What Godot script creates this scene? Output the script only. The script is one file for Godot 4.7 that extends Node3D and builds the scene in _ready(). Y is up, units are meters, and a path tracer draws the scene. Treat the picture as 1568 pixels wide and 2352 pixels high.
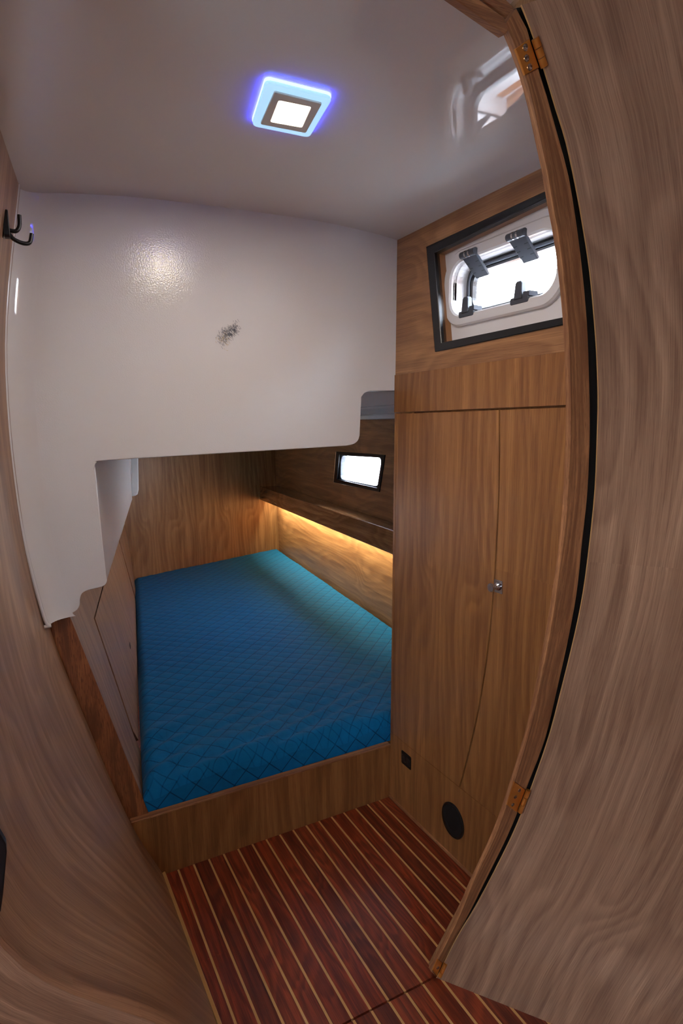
extends Node3D
# A yacht's aft cabin seen from its doorway. Units are metres, y is up, the berth lies towards -z.

var used := {}
const ZB := -1.8255          # plane of the berth front and of the white moulding's face

# ------------------------------------------------------------------ naming
func numbered(called: String) -> String:
	if not used.has(called):
		used[called] = 0
		return called
	used[called] += 1
	return "%s_%03d" % [called, used[called]]

func thing(called: String, label: String, category: String, at := Vector3.ZERO, group := "") -> Node3D:
	var o := Node3D.new()
	o.name = numbered(called)
	add_child(o)
	o.position = at
	o.set_meta("label", label)
	o.set_meta("category", category)
	if group != "":
		o.set_meta("group", group)
	return o

func struct_root(called: String, label: String) -> Node3D:
	var o := Node3D.new()
	o.name = called
	add_child(o)
	o.set_meta("kind", "structure")
	o.set_meta("label", label)
	return o

func part(called: String, m: Mesh, mat: Material, parent: Node3D, label := "") -> MeshInstance3D:
	var o := MeshInstance3D.new()
	o.name = called
	o.mesh = m
	o.material_override = mat
	parent.add_child(o, true)
	# meshes are written in room coordinates; a thing stands at its own base
	var up := Vector3.ZERO
	var p: Node = parent
	while p != self:
		up += (p as Node3D).position
		p = p.get_parent()
	o.position = -up
	if label != "":
		o.set_meta("label", label)
	return o

func struct(called: String, m: Mesh, mat: Material, label: String) -> MeshInstance3D:
	var o := part(called, m, mat, self)
	o.set_meta("kind", "structure")
	o.set_meta("label", label)
	return o

# ------------------------------------------------------------------ shapes
func begin() -> SurfaceTool:
	var st := SurfaceTool.new()
	st.begin(Mesh.PRIMITIVE_TRIANGLES)
	return st

func vert(st: SurfaceTool, p: Vector3, n: Vector3, uv: Vector2) -> void:
	st.set_normal(n)
	st.set_uv(uv)
	st.add_vertex(p)

func tri(st: SurfaceTool, a: Vector3, b: Vector3, c: Vector3, na: Vector3, nb: Vector3, nc: Vector3, ua: Vector2, ub: Vector2, uc: Vector2) -> void:
	vert(st, a, na, ua)
	if (b - a).cross(c - a).dot(na + nb + nc) > 0.0:
		vert(st, c, nc, uc)
		vert(st, b, nb, ub)
	else:
		vert(st, b, nb, ub)
		vert(st, c, nc, uc)

# a smooth line through the given points
func curve(pts: Array, n := 8) -> Array:
	var out := []
	for i in pts.size() - 1:
		var p0: Vector3 = pts[maxi(i - 1, 0)]
		var p1: Vector3 = pts[i]
		var p2: Vector3 = pts[i + 1]
		var p3: Vector3 = pts[mini(i + 2, pts.size() - 1)]
		for k in n:
			out.append(p1.cubic_interpolate(p2, p0, p3, float(k) / n))
	out.append(pts[pts.size() - 1])
	return out

func moved(pts: Array, by: Vector3) -> Array:
	var out := []
	for p in pts:
		out.append(p + by)
	return out

func backwards(pts: Array) -> Array:
	var out := pts.duplicate()
	out.reverse()
	return out

# a board: the outline is its front face, thick points from the front face into the board; the front edge is rounded by r
func add_slab(st: SurfaceTool, outline: Array, thick: Vector3, uu: Vector3, uv: Vector3, r := 0.0, steps := 3) -> void:
	var n := -thick.normalized()
	var e1: Vector3 = (outline[1] - outline[0])
	e1 = (e1 - n * e1.dot(n)).normalized()
	var e2 := n.cross(e1)
	var o: Vector3 = outline[0]
	var flat := PackedVector2Array()
	for p in outline:
		flat.append(Vector2((p - o).dot(e1), (p - o).dot(e2)))
	var m := flat.size()
	var area := 0.0
	for i in m:
		area += flat[i].cross(flat[(i + 1) % m])
	var pts: Array = outline
	if area < 0.0:
		pts = backwards(outline)
		flat.reverse()
	# edge normals (outwards for a counter-clockwise outline)
	var en := []
	for i in m:
		var d := (flat[(i + 1) % m] - flat[i]).normalized()
		en.append(Vector2(d.y, -d.x))
	var rows := []
	var depth := []
	var lean := []
	var cnt := steps if r > 0.0 else 0
	for k in cnt + 1:
		var a := PI / 2 * (float(k) / steps) if cnt > 0 else 0.0
		var inset := r * (1.0 - cos(a))
		var row := []
		for i in m:
			var na: Vector2 = en[(i + m - 1) % m]
			var nb: Vector2 = en[i]
			var mit := (na + nb) / maxf(1.0 + na.dot(nb), 0.25)
			row.append(pts[i] - (e1 * mit.x + e2 * mit.y) * inset - n * (r * (1.0 - sin(a)) if cnt > 0 else 0.0))
		rows.append(row)
		lean.append(a)
	var last: Array = rows[rows.size() - 1]
	var f2 := PackedVector2Array()
	for p in last:
		f2.append(Vector2((p - o).dot(e1), (p - o).dot(e2)))
	var idx := Geometry2D.triangulate_polygon(f2)
	if idx.is_empty():
		if r > 0.0:
			add_slab(st, outline, thick, uu, uv, r * 0.5 if r > 0.003 else 0.0, steps)
			return
		print("outline crosses itself near ", o)
	for i in range(0, idx.size(), 3):
		var a: Vector3 = last[idx[i]]
		var b: Vector3 = last[idx[i + 1]]
		var c: Vector3 = last[idx[i + 2]]
		tri(st, a, b, c, n, n, n, Vector2(a.dot(uu), a.dot(uv)), Vector2(b.dot(uu), b.dot(uv)), Vector2(c.dot(uu), c.dot(uv)))
		a = pts[idx[i]] + thick
		b = pts[idx[i + 1]] + thick
		c = pts[idx[i + 2]] + thick
		tri(st, a, b, c, -n, -n, -n, Vector2(a.dot(uu), a.dot(uv)), Vector2(b.dot(uu), b.dot(uv)), Vector2(c.dot(uu), c.dot(uv)))
	for i in m:
		var j := (i + 1) % m
		var own: Vector2 = en[i]
		var ni := own
		var nj := own
		if own.dot(en[(i + m - 1) % m]) > 0.75:
			ni = (own + en[(i + m - 1) % m]).normalized()
		if own.dot(en[j]) > 0.75:
			nj = (own + en[j]).normalized()
		var wi := e1 * ni.x + e2 * ni.y
		var wj := e1 * nj.x + e2 * nj.y
		var back: Array = [pts[i] + thick, pts[j] + thick]
		var la: Vector3 = back[0]
		var lb: Vector3 = back[1]
		var ln := 0.0
		for k in rows.size():
			var a: Vector3 = rows[k][i]
			var b: Vector3 = rows[k][j]
			var a0: float = lean[maxi(k - 1, 0)] if k > 0 else 0.0
			var a1: float = lean[k]
			var n0i := wi * cos(a0) + n * sin(a0)
			var n0j := wj * cos(a0) + n * sin(a0)
			var n1i := wi * cos(a1) + n * sin(a1)
			var n1j := wj * cos(a1) + n * sin(a1)
			var sl := n * ln
			var q := func(p: Vector3) -> Vector2: return Vector2(p.dot(uu) + (p - o).dot(n) * 0.7, p.dot(uv))
			tri(st, la, lb, b, n0i, n0j, n1j, q.call(la), q.call(lb), q.call(b))
			tri(st, la, b, a, n0i, n1j, n1i, q.call(la), q.call(b), q.call(a))
			la = a
			lb = b

func slab(outline: Array, thick: Vector3, uu := Vector3(0, 0, 1), uv := Vector3(0, 1, 0), r := 0.0, steps := 3) -> ArrayMesh:
	var st := begin()
	add_slab(st, outline, thick, uu, uv, r, steps)
	return st.commit()

# a smooth skin over rows of points; facing tells its outer side; uv in metres (x across the rows, y along each row)
func add_loft(st: SurfaceTool, rows: Array, facing: Vector3, u0 := 0.0, flip_uv := false) -> void:
	var m: int = rows.size()
	var k: int = rows[0].size()
	var nn := []
	var vv := []
	var us := [u0]
	for i in m:
		var nr := []
		var vr := [0.0]
		for j in k:
			var du: Vector3 = rows[mini(i + 1, m - 1)][j] - rows[maxi(i - 1, 0)][j]
			var dv: Vector3 = rows[i][mini(j + 1, k - 1)] - rows[i][maxi(j - 1, 0)]
			var c := du.cross(dv).normalized()
			if c.dot(facing) < 0.0:
				c = -c
			nr.append(c)
			if j > 0:
				vr.append(vr[j - 1] + (rows[i][j] - rows[i][j - 1]).length())
		nn.append(nr)
		vv.append(vr)
		if i > 0:
			us.append(us[i - 1] + (rows[i][k / 2] - rows[i - 1][k / 2]).length())
	for i in m - 1:
		for j in k - 1:
			var ua := Vector2(us[i], vv[i][j])
			var ub := Vector2(us[i + 1], vv[i + 1][j])
			var uc := Vector2(us[i + 1], vv[i + 1][j + 1])
			var ud := Vector2(us[i], vv[i][j + 1])
			if flip_uv:
				ua = Vector2(ua.y, ua.x)
				ub = Vector2(ub.y, ub.x)
				uc = Vector2(uc.y, uc.x)
				ud = Vector2(ud.y, ud.x)
			tri(st, rows[i][j], rows[i + 1][j], rows[i + 1][j + 1], nn[i][j], nn[i + 1][j], nn[i + 1][j + 1], ua, ub, uc)
			tri(st, rows[i][j], rows[i + 1][j + 1], rows[i][j + 1], nn[i][j], nn[i + 1][j + 1], nn[i][j + 1], ua, uc, ud)

# a curved board: skin, its back moved by thick, and the four narrow sides
func shell(rows: Array, thick: Vector3, flip_uv := false) -> ArrayMesh:
	var st := begin()
	var back := []
	for r in rows:
		back.append(moved(r, thick))
	add_loft(st, rows, -thick, 0.0, flip_uv)
	add_loft(st, back, thick, 0.0, flip_uv)
	var m := rows.size()
	var k: int = rows[0].size()
	var mid: Vector3 = rows[m / 2][k / 2]
	add_loft(st, [rows[0], back[0]], rows[0][k / 2] - mid, 0.0, flip_uv)
	add_loft(st, [rows[m - 1], back[m - 1]], rows[m - 1][k / 2] - mid, 0.0, flip_uv)
	var lo := []
	var hi := []
	var lob := []
	var hib := []
	for i in m:
		lo.append(rows[i][0])
		lob.append(back[i][0])
		hi.append(rows[i][k - 1])
		hib.append(back[i][k - 1])
	add_loft(st, [lo, lob], rows[m / 2][0] - mid)
	add_loft(st, [hi, hib], rows[m / 2][k - 1] - mid)
	return st.commit()

# a rounded bar along a line of points; radii may differ (wide across side, thin across up)
func add_tube(st: SurfaceTool, path: Array, ra: float, rb: float, side: Vector3, seg := 10, cap := true) -> void:
	var rings := []
	for i in path.size():
		var d: Vector3 = (path[mini(i + 1, path.size() - 1)] - path[maxi(i - 1, 0)]).normalized()
		var s := (side - d * side.dot(d)).normalized()
		var u := d.cross(s).normalized()
		var ring := []
		for k in seg + 1:
			var a := TAU * k / seg
			ring.append([path[i] + s * cos(a) * ra + u * sin(a) * rb, (s * cos(a) / ra + u * sin(a) / rb).normalized()])
		rings.append(ring)
	for i in rings.size() - 1:
		for k in seg:
			var a: Array = rings[i][k]
			var b: Array = rings[i + 1][k]
			var c: Array = rings[i + 1][k + 1]
			var d: Array = rings[i][k + 1]
			tri(st, a[0], b[0], c[0], a[1], b[1], c[1], Vector2.ZERO, Vector2.ZERO, Vector2.ZERO)
			tri(st, a[0], c[0], d[0], a[1], c[1], d[1], Vector2.ZERO, Vector2.ZERO, Vector2.ZERO)
	if cap:
		for e in [0, rings.size() - 1]:
			var o: Vector3 = path[e]
			var n: Vector3 = (path[0] - path[1]).normalized() if e == 0 else (path[e] - path[e - 1]).normalized()
			for k in seg:
				tri(st, o, rings[e][k][0], rings[e][k + 1][0], n, n, n, Vector2.ZERO, Vector2.ZERO, Vector2.ZERO)

func tube(path: Array, ra: float, rb: float, side: Vector3, seg := 10) -> ArrayMesh:
	var st := begin()
	add_tube(st, path, ra, rb, side, seg)
	return st.commit()

# turned piece: profile of (radius, height) about axis through o
func lathe(o: Vector3, axis: Vector3, prof: Array, seg := 28) -> ArrayMesh:
	var st := begin()
	var s := axis.cross(Vector3.UP if absf(axis.y) < 0.9 else Vector3.RIGHT).normalized()
	var u := axis.cross(s)
	for i in prof.size() - 1:
		var a: Vector2 = prof[i]
		var b: Vector2 = prof[i + 1]
		var t := (b - a).normalized()
		for k in seg:
			var d0 := s * cos(TAU * k / seg) + u * sin(TAU * k / seg)
			var d1 := s * cos(TAU * (k + 1) / seg) + u * sin(TAU * (k + 1) / seg)
			var n0 := d0 * t.y - axis * t.x
			var n1 := d1 * t.y - axis * t.x
			var p00 := o + d0 * a.x + axis * a.y
			var p01 := o + d1 * a.x + axis * a.y
			var p10 := o + d0 * b.x + axis * b.y
			var p11 := o + d1 * b.x + axis * b.y
			var z := Vector2.ZERO
			tri(st, p00, p10, p11, n0, n0, n1, z, z, z)
			tri(st, p00, p11, p01, n0, n1, n1, z, z, z)
	return st.commit()

# box with chamfered edges between two corners
func block(lo: Vector3, hi: Vector3, r := 0.0, uu := Vector3(1, 0, 0), uv := Vector3(0, 1, 0)) -> ArrayMesh:
	return slab([Vector3(lo.x, lo.y, hi.z), Vector3(hi.x, lo.y, hi.z), Vector3(hi.x, hi.y, hi.z), Vector3(lo.x, hi.y, hi.z)], Vector3(0, 0, lo.z - hi.z), uu, uv, r, 2)

# rounded rectangle in the plane of axes a and b
func round_rect(o: Vector3, a: Vector3, b: Vector3, w: float, h: float, r: float, n := 6) -> Array:
	var out := []
	for q in [[1, 1, 0], [-1, 1, 90], [-1, -1, 180], [1, -1, 270]]:
		for k in n + 1:
			var t := deg_to_rad(q[2] + 90.0 * k / n)
			out.append(o + a * (q[0] * (w / 2 - r) + cos(t) * r) + b * (q[1] * (h / 2 - r) + sin(t) * r))
	return out

# flat ring between two outlines of the same count, extruded by thick, its front edges softened
func add_ring(st: SurfaceTool, outer: Array, inner: Array, thick: Vector3, r := 0.0) -> void:
	var n := -thick.normalized()
	var m := outer.size()
	var mid := Vector3.ZERO
	for p in outer:
		mid += p / m
	for i in m:
		var j := (i + 1) % m
		var z := Vector2.ZERO
		var oi: Vector3 = outer[i]
		var oj: Vector3 = outer[j]
		var ii: Vector3 = inner[i]
		var ij: Vector3 = inner[j]
		var di := (ii - oi)
		var dj := (ij - oj)
		var fi := oi + di.normalized() * r
		var fj := oj + dj.normalized() * r
		var gi := ii - di.normalized() * r
		var gj := ij - dj.normalized() * r
		for q in [[fi, fj, gj, gi, n]]:
			tri(st, q[0], q[1], q[2], q[4], q[4], q[4], z, z, z)
			tri(st, q[0], q[2], q[3], q[4], q[4], q[4], z, z, z)
		var wo := (oj - oi).cross(n).normalized()
		if wo.dot(oi - mid) < 0.0:
			wo = -wo
		var wi := (ij - ii).cross(n).normalized()
		if (ij - ii).length() < 1e-6:
			wi = wo
		elif wi.dot(ii - mid) > 0.0:
			wi = -wi
		if wi.length() < 0.5:
			wi = -wo
		var ro := thick.normalized() * r
		if r > 0.0:
			var no := (wo + n).normalized()
			tri(st, oi + ro, oj + ro, fj, no, no, no, z, z, z)
			tri(st, oi + ro, fj, fi, no, no, no, z, z, z)
			var ni := (wi + n).normalized()
			tri(st, ii + ro, ij + ro, gj, ni, ni, ni, z, z, z)
			tri(st, ii + ro, gj, gi, ni, ni, ni, z, z, z)
		tri(st, oi + ro, oj + ro, oj + thick, wo, wo, wo, z, z, z)
		tri(st, oi + ro, oj + thick, oi + thick, wo, wo, wo, z, z, z)
		tri(st, ii + ro, ij + ro, ij + thick, wi, wi, wi, z, z, z)
		tri(st, ii + ro, ij + thick, ii + thick, wi, wi, wi, z, z, z)
		tri(st, oi + thick, oj + thick, ij + thick, -n, -n, -n, z, z, z)
		tri(st, oi + thick, ij + thick, ii + thick, -n, -n, -n, z, z, z)

func ring(outer: Array, inner: Array, thick: Vector3, r := 0.0) -> ArrayMesh:
	var st := begin()
	add_ring(st, outer, inner, thick, r)
	return st.commit()

# ------------------------------------------------------------------ materials
func tone(r: int, g: int, b: int) -> Color:
	return Color8(r, g, b)

func plain(c: Color, rough := 0.5, metal := 0.0, spec := 0.5) -> StandardMaterial3D:
	var m := StandardMaterial3D.new()
	m.albedo_color = c
	m.roughness = rough
	m.metallic = metal
	m.metallic_specular = spec
	return m

func noise_bytes(sd: int, w: int, h: int, nw: int, nh: int, freq: float, octaves := 3) -> PackedByteArray:
	var f := FastNoiseLite.new()
	f.seed = sd
	f.noise_type = FastNoiseLite.TYPE_SIMPLEX_SMOOTH
	f.frequency = freq
	f.fractal_octaves = octaves
	var im := f.get_seamless_image(nw, nh, false, false, 0.15, true)
	im.convert(Image.FORMAT_L8)
	im.resize(w, h, Image.INTERPOLATE_CUBIC)
	return im.get_data()

# flat-sawn oak print: growth rings drawn out along y, streaks and short pores
func wood_texture(sd: int, w: int, h: int, rings: int, warp: float, dark: Color, light: Color, pore: float, ring_k: float) -> ImageTexture:
	var big := noise_bytes(sd, w, h, 128, 64, 0.018, 2)
	var mid := noise_bytes(sd + 1, w, h, 256, 32, 0.05, 3)
	var fine := noise_bytes(sd + 2, w, h, w, 24, 0.22, 2)
	var pores := noise_bytes(sd + 3, w, h, w, maxi(h / 14, 8), 0.33, 1)
	var data := PackedByteArray()
	data.resize(w * h * 3)
	var at := 0
	var pos := 0
	for y in h:
		for x in w:
			var b := big[at] / 255.0
			var m := mid[at] / 255.0
			var f := fine[at] / 255.0
			var ph := rings * float(x) / w + warp * b + 0.5 * m
			var saw := ph - floorf(ph)
			var rg := smoothstep(0.0, 0.7, saw) * (1.0 - smoothstep(0.7, 1.0, saw))
			var k := 0.50 + (f - 0.5) * 0.55 + (m - 0.5) * 0.75 - (rg - 0.3) * ring_k
			var p := pores[at] / 255.0
			if p < 0.36:
				k -= (0.36 - p) * pore
			k = clampf(k, 0.0, 1.0)
			data[pos] = int(255.0 * lerpf(dark.r, light.r, k))
			data[pos + 1] = int(255.0 * lerpf(dark.g, light.g, k))
			data[pos + 2] = int(255.0 * lerpf(dark.b, light.b, k))
			at += 1
			pos += 3
	return ImageTexture.create_from_image(Image.create_from_data(w, h, false, Image.FORMAT_RGB8, data))

func wood(tex: Texture2D, across: float, along: float, tint: Color, rough := 0.42, off := Vector3.ZERO) -> StandardMaterial3D:
	var m := plain(tint, rough)
	m.albedo_texture = tex
	m.uv1_scale = Vector3(1.0 / across, 1.0 / along, 1)
	m.uv1_offset = off
	return m

func glow(c: Color, e: float) -> StandardMaterial3D:
	var m := plain(c, 0.4)
	m.emission_enabled = true
	m.emission = c
	m.emission_energy_multiplier = e
	return m

var oak: StandardMaterial3D
var oak_b: StandardMaterial3D
var oak_c: StandardMaterial3D
var oak_wall: StandardMaterial3D
var oak_flat: StandardMaterial3D
var oak_door: StandardMaterial3D
var jamb_wood: StandardMaterial3D
var teak: Array = []
var maple: StandardMaterial3D
var gel: StandardMaterial3D
var gel_shiny: StandardMaterial3D
var black: StandardMaterial3D
var dark_gap: StandardMaterial3D
var brass: StandardMaterial3D
var chrome: StandardMaterial3D
var grey_plastic: StandardMaterial3D
var glass: StandardMaterial3D

func make_materials() -> void:
	var t1 := wood_texture(11, 1024, 1024, 16, 4.0, tone(134, 97, 70), tone(196, 157, 122), 1.3, 0.26)
	var t2 := wood_texture(57, 1024, 1024, 14, 5.0, tone(128, 95, 73), tone(192, 157, 128), 1.1, 0.26)
	var t3 := wood_texture(91, 512, 1024, 9, 2.0, tone(126, 86, 60), tone(196, 150, 112), 3.2, 0.35)
	var t4 := wood_texture(133, 512, 512, 4, 5.0, tone(88, 29, 12), tone(166, 76, 40), 1.8, 0.35)
	oak = wood(t1, 0.62, 1.5, Color(0.90, 0.78, 0.59))
	oak_c = wood(t1, 0.66, 1.6, Color(0.88, 0.76, 0.57), 0.42, Vector3(0.55, 0.4, 0))
	oak_b = wood(t1, 0.7, 1.7, Color(0.92, 0.87, 0.77), 0.42, Vector3(0.37, 0.2, 0))
	oak_flat = wood(t2, 0.7, 1.7, Color(0.95, 0.85, 0.70), 0.4, Vector3(0.1, 0.55, 0))
	oak_wall = wood(t2, 0.75, 1.9, Color(0.93, 0.90, 0.88), 0.38, Vector3(0.6, 0.1, 0))
	oak_door = wood(t2, 0.55, 1.5, Color(0.93, 0.89, 0.86), 0.38, Vector3(0.25, 0.35, 0))
	jamb_wood = wood(t3, 0.22, 0.8, Color(1.0, 0.93, 0.84), 0.5)
	for k in 4:
		teak.append(wood(t4, 0.24, 0.9, [Color(1, 1, 1), Color(0.86, 0.84, 0.84), Color(1.0, 0.94, 0.9), Color(0.93, 0.88, 0.85)][k], 0.42, Vector3(0.23 * k, 0.31 * k, 0)))
	maple = plain(tone(196, 150, 92), 0.35)
	gel = plain(tone(222, 219, 218), 0.22)
	gel.heightmap_enabled = true
	var peel := NoiseTexture2D.new()
	var pn := FastNoiseLite.new()
	pn.seed = 5
	pn.frequency = 0.09
	pn.fractal_octaves = 2
	peel.noise = pn
	peel.width = 512
	peel.height = 512
	peel.seamless = true
	gel.heightmap_texture = peel
	gel.heightmap_scale = 0.02
	gel.uv1_triplanar = true
	gel.uv1_scale = Vector3(4, 4, 4)
	gel_shiny = plain(tone(222, 219, 218), 0.025)
	black = plain(tone(16, 17, 19), 0.35)
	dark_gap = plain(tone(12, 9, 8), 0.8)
	brass = plain(tone(222, 150, 72), 0.35, 0.8)
	chrome = plain(tone(190, 190, 194), 0.1, 1.0)
	grey_plastic = plain(tone(70, 74, 82), 0.45)
	glass = plain(Color(0.95, 0.97, 1.0, 0.04), 0.02)
	glass.transparency = BaseMaterial3D.TRANSPARENCY_ALPHA

func area(called: String, at: Vector3, towards: Vector3, up: Vector3, size: Vector2, c: Color, e: float) -> void:
	var l := AreaLight3D.new()
	l.name = called
	add_child(l)
	l.look_at_from_position(at, at + towards, up)
	l.area_size = size
	l.light_color = c
	l.light_energy = e
	l.shadow_enabled = true
	l.area_range = 12.0
	l.area_attenuation = 2.0

# ------------------------------------------------------------------ the cabin
func _ready() -> void:
	var cam := Camera3D.new()
	cam.name = "camera"
	add_child(cam)
	cam.transform = Transform3D(Basis(Vector3(0.8878, -0.0262, 0.4595), Vector3(0.0896, 0.9891, -0.1167), Vector3(-0.4515, 0.1448, 0.8804)), Vector3(0, 1.3732, 0))
	cam.fov = 78.4451
	cam.near = 0.02
	cam.current = true
	var env := Environment.new()
	env.background_mode = Environment.BG_SKY
	var sky := Sky.new()
	var sm := ProceduralSkyMaterial.new()
	sm.sky_top_color = Color(0.86, 0.92, 1.0)
	sm.sky_horizon_color = Color(0.93, 0.96, 1.0)
	sm.ground_horizon_color = Color(0.9, 0.93, 0.97)
	sm.ground_bottom_color = Color(0.8, 0.84, 0.9)
	sm.sky_energy_multiplier = 1.0
	sm.energy_multiplier = SKY_LIGHT
	sky.sky_material = sm
	env.sky = sky
	env.tonemap_mode = Environment.TONE_MAPPER_LINEAR
	env.tonemap_exposure = 1.0
	env.sdfgi_enabled = true
	env.ssao_enabled = true
	env.ssil_enabled = true
	var we := WorldEnvironment.new()
	we.name = "world"
	we.environment = env
	add_child(we)
	make_materials()
	build_shell()
	build_floor()
	build_moulding()
	build_hatch()
	build_hull_window()
	build_wardrobe()
	build_berth()
	build_left_cabinet()
	build_shelf()
	build_doorway()
	build_lamp()
	build_small()
	build_saloon()

const SKY_LIGHT := 42.0

func camber(x: float, z: float) -> float:
	return 1.98 - 0.03 * pow(clampf(absf((x - 0.62) / 0.55), 0.0, 1.0), lerpf(3.0, 18.0, smoothstep(-1.8, -1.45, z)))

# the curved ship's side left of the doorway
const SIDE_FAR := [Vector2(0.286, -0.02), Vector2(0.286, 0.0), Vector2(0.203, 0.203), Vector2(0.109, 0.544), Vector2(0.035, 0.858), Vector2(0.001, 1.187), Vector2(0.007, 1.574), Vector2(0.07, 1.954), Vector2(0.085, 2.03)]
const SIDE_NEAR := [Vector2(0.298, -0.02), Vector2(0.298, 0.0), Vector2(0.16, 0.255), Vector2(-0.0633, 0.544), Vector2(-0.135, 0.858), Vector2(-0.15, 1.187), Vector2(-0.13, 1.574), Vector2(-0.055, 1.954), Vector2(-0.05, 2.03)]

func side_profile(t: float) -> Array:
	var out := []
	for i in SIDE_FAR.size():
		var y: float = lerpf(SIDE_FAR[i].y, SIDE_NEAR[i].y, t)
		out.append(Vector3(lerpf(SIDE_FAR[i].x, SIDE_NEAR[i].x, t), y, lerpf(ZB, -1.13 + 0.2055 * SIDE_NEAR[i].y, t)))
	return curve(out, 6)

# how far the ship's side has moved outwards a little in front of the moulding
func side_shift(y: float, t: float) -> float:
	for i in SIDE_FAR.size() - 1:
		if y <= SIDE_FAR[i + 1].y:
			var k := clampf((y - SIDE_FAR[i].y) / maxf(SIDE_FAR[i + 1].y - SIDE_FAR[i].y, 1e-4), 0.0, 1.0)
			return lerpf(SIDE_NEAR[i].x - SIDE_FAR[i].x, SIDE_NEAR[i + 1].x - SIDE_FAR[i + 1].x, k) * t
	return 0.0

func build_shell() -> void:
	# ceiling, gently cambered across the ship
	var rows := []
	for s in 2:
		rows = []
		for i in 97:
			var x := lerpf(-1.1, [1.215, 1.75][s], i / 96.0)
			var r := []
			for j in 33:
				var zz := lerpf([-1.9, -0.72][s], [-0.72, 1.5][s], j / 32.0)
				r.append(Vector3(x, camber(x, zz), zz))
			rows.append(r)
		struct(["ceiling", "ceiling_saloon"][s], shell(rows, Vector3(0, 0.05, 0)), gel_shiny, ["glossy white cambered cabin ceiling", "white saloon ceiling behind the doorway"][s])
	# ship's side on the left
	rows = []
	for i in 15:
		rows.append(side_profile(0.995 * i / 14.0))
	struct("wall_left", shell(rows, Vector3(-0.03, 0, 0)), oak_wall, "bowed oak laminate wall on the left with vertical grain")
	# wall with the hatch, above the wardrobe (grain runs lengthwise)
	var st := begin()
	var nw := Vector3(0.9995, -0.032, 0)
	var z := Vector3(0, 0, 1)
	var hole: Array = [Vector3(1.1651, 1.8893, -1.6606), Vector3(1.1653, 1.8972, -1.1221), Vector3(1.1552, 1.5807, -1.0365), Vector3(1.1549, 1.5712, -1.604)]
	var tl: Vector3 = hole[0]
	var tr: Vector3 = hole[1]
	var br: Vector3 = hole[2]
	var bl: Vector3 = hole[3]
	var wp := func(y: float, zz: float) -> Vector3: return Vector3(1.1045 + (1.167 - 1.1045) / 1.95 * y, y, zz)
	var th := nw * 0.045
	add_slab(st, [wp.call(1.50, ZB), bl, tl, wp.call(2.03, ZB)], th, Vector3(0, 1, 0), z)
	add_slab(st, [tl, tr, wp.call(2.03, -0.75), wp.call(2.03, ZB)], th, Vector3(0, 1, 0), z)
	add_slab(st, [tr, br, wp.call(1.50, -0.86), wp.call(2.03, -0.75)], th, Vector3(0, 1, 0), z)
	add_slab(st, [bl, wp.call(1.50, ZB), wp.call(1.50, -0.86), br], th, Vector3(0, 1, 0), z)
	struct("wall_right", st.commit(), oak_flat, "oak laminate wall around the upper hatch window")
	# wall at the head of the berth and the ship's side beyond the berth
	var nb := Vector3(-0.2995, 0, -0.9541)
	var nh := Vector3(0.9943, 0, 0.1069)
	var a := Vector3(0.6703, 0.3, -4.5919)
	var b := Vector3(1.9409, 0.3, -4.9908)
	var along := (b - a).normalized()
	a = Vector3(a.x, 0, a.z) - along * 0.7
	b = Vector3(b.x, 0, b.z) + along * 0.3
	struct("wall_back", slab([a, b, b + Vector3(0, 1.75, 0), a + Vector3(0, 1.75, 0)], nb * 0.04, along, Vector3(0, 1, 0)), oak_b, "oak laminate wall at the far end of the berth")
	var c := Vector3(1.6912, 0.3, -2.667)
	var d := Vector3(1.9409, 0.3, -4.9908)
	var run := (c - d).normalized()
	c = Vector3(c.x, 0, c.z) + run * 1.0
	d = Vector3(d.x, 0, d.z) - run * 0.2
	var w: Array = [Vector3(1.7846, 1.1792, -3.536), Vector3(1.7075, 1.1873, -2.8188), Vector3(1.716, 0.9849, -2.8978), Vector3(1.7913, 0.9787, -3.5988)]
	st = begin()
	var up := Vector3(0, 1.75, 0)
	th = nh * 0.05
	add_slab(st, [d, w[3], w[0], d + up], th, Vector3(0, 1, 0), run)
	add_slab(st, [w[0], w[1], c + up, d + up], th, Vector3(0, 1, 0), run)
	add_slab(st, [w[1], w[2], c, c + up], th, Vector3(0, 1, 0), run)
	add_slab(st, [w[3], d, c, w[2]], th, Vector3(0, 1, 0), run)
	struct("wall_hull", st.commit(), oak_flat, "oak laminate ship's side with a small window beside the berth")
	# deck over the berth, closing the space behind the moulding
	var ho := nh * 0.06
	struct("ceiling_berth", slab([Vector3(-0.3, 1.66, -1.9), Vector3(c.x, 1.66, -1.83) + ho, Vector3(d.x, 1.66, d.z - 0.2) + ho, Vector3(-0.3, 1.66, -5.3)], Vector3(0, 0.04, 0), Vector3(1, 0, 0), z), gel, "white deck underside over the berth")
	struct("deck_side", slab([Vector3(1.215, 1.525, ZB), Vector3(1.9, 1.50, ZB), Vector3(1.9, 1.50, -0.8), Vector3(1.215, 1.525, -0.8)], Vector3(0, -0.015, 0), Vector3(1, 0, 0), z), gel, "white side deck outside the hatch window")
	var sheet := struct_root("reflected_sheet", "white step added outside the hatch window to whiten the ceiling reflection")  # unseen sheet added so the ceiling mirrors white through the hatch
	part("sheet_face", slab([Vector3(1.215, 1.5, ZB + 0.03), Vector3(1.95, 1.5, ZB + 0.03), Vector3(1.95, 1.75, ZB + 0.03), Vector3(1.215, 1.75, ZB + 0.03)], Vector3(0, 0, -0.014), Vector3(1, 0, 0), Vector3(0, 1, 0)), gel, sheet)
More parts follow.
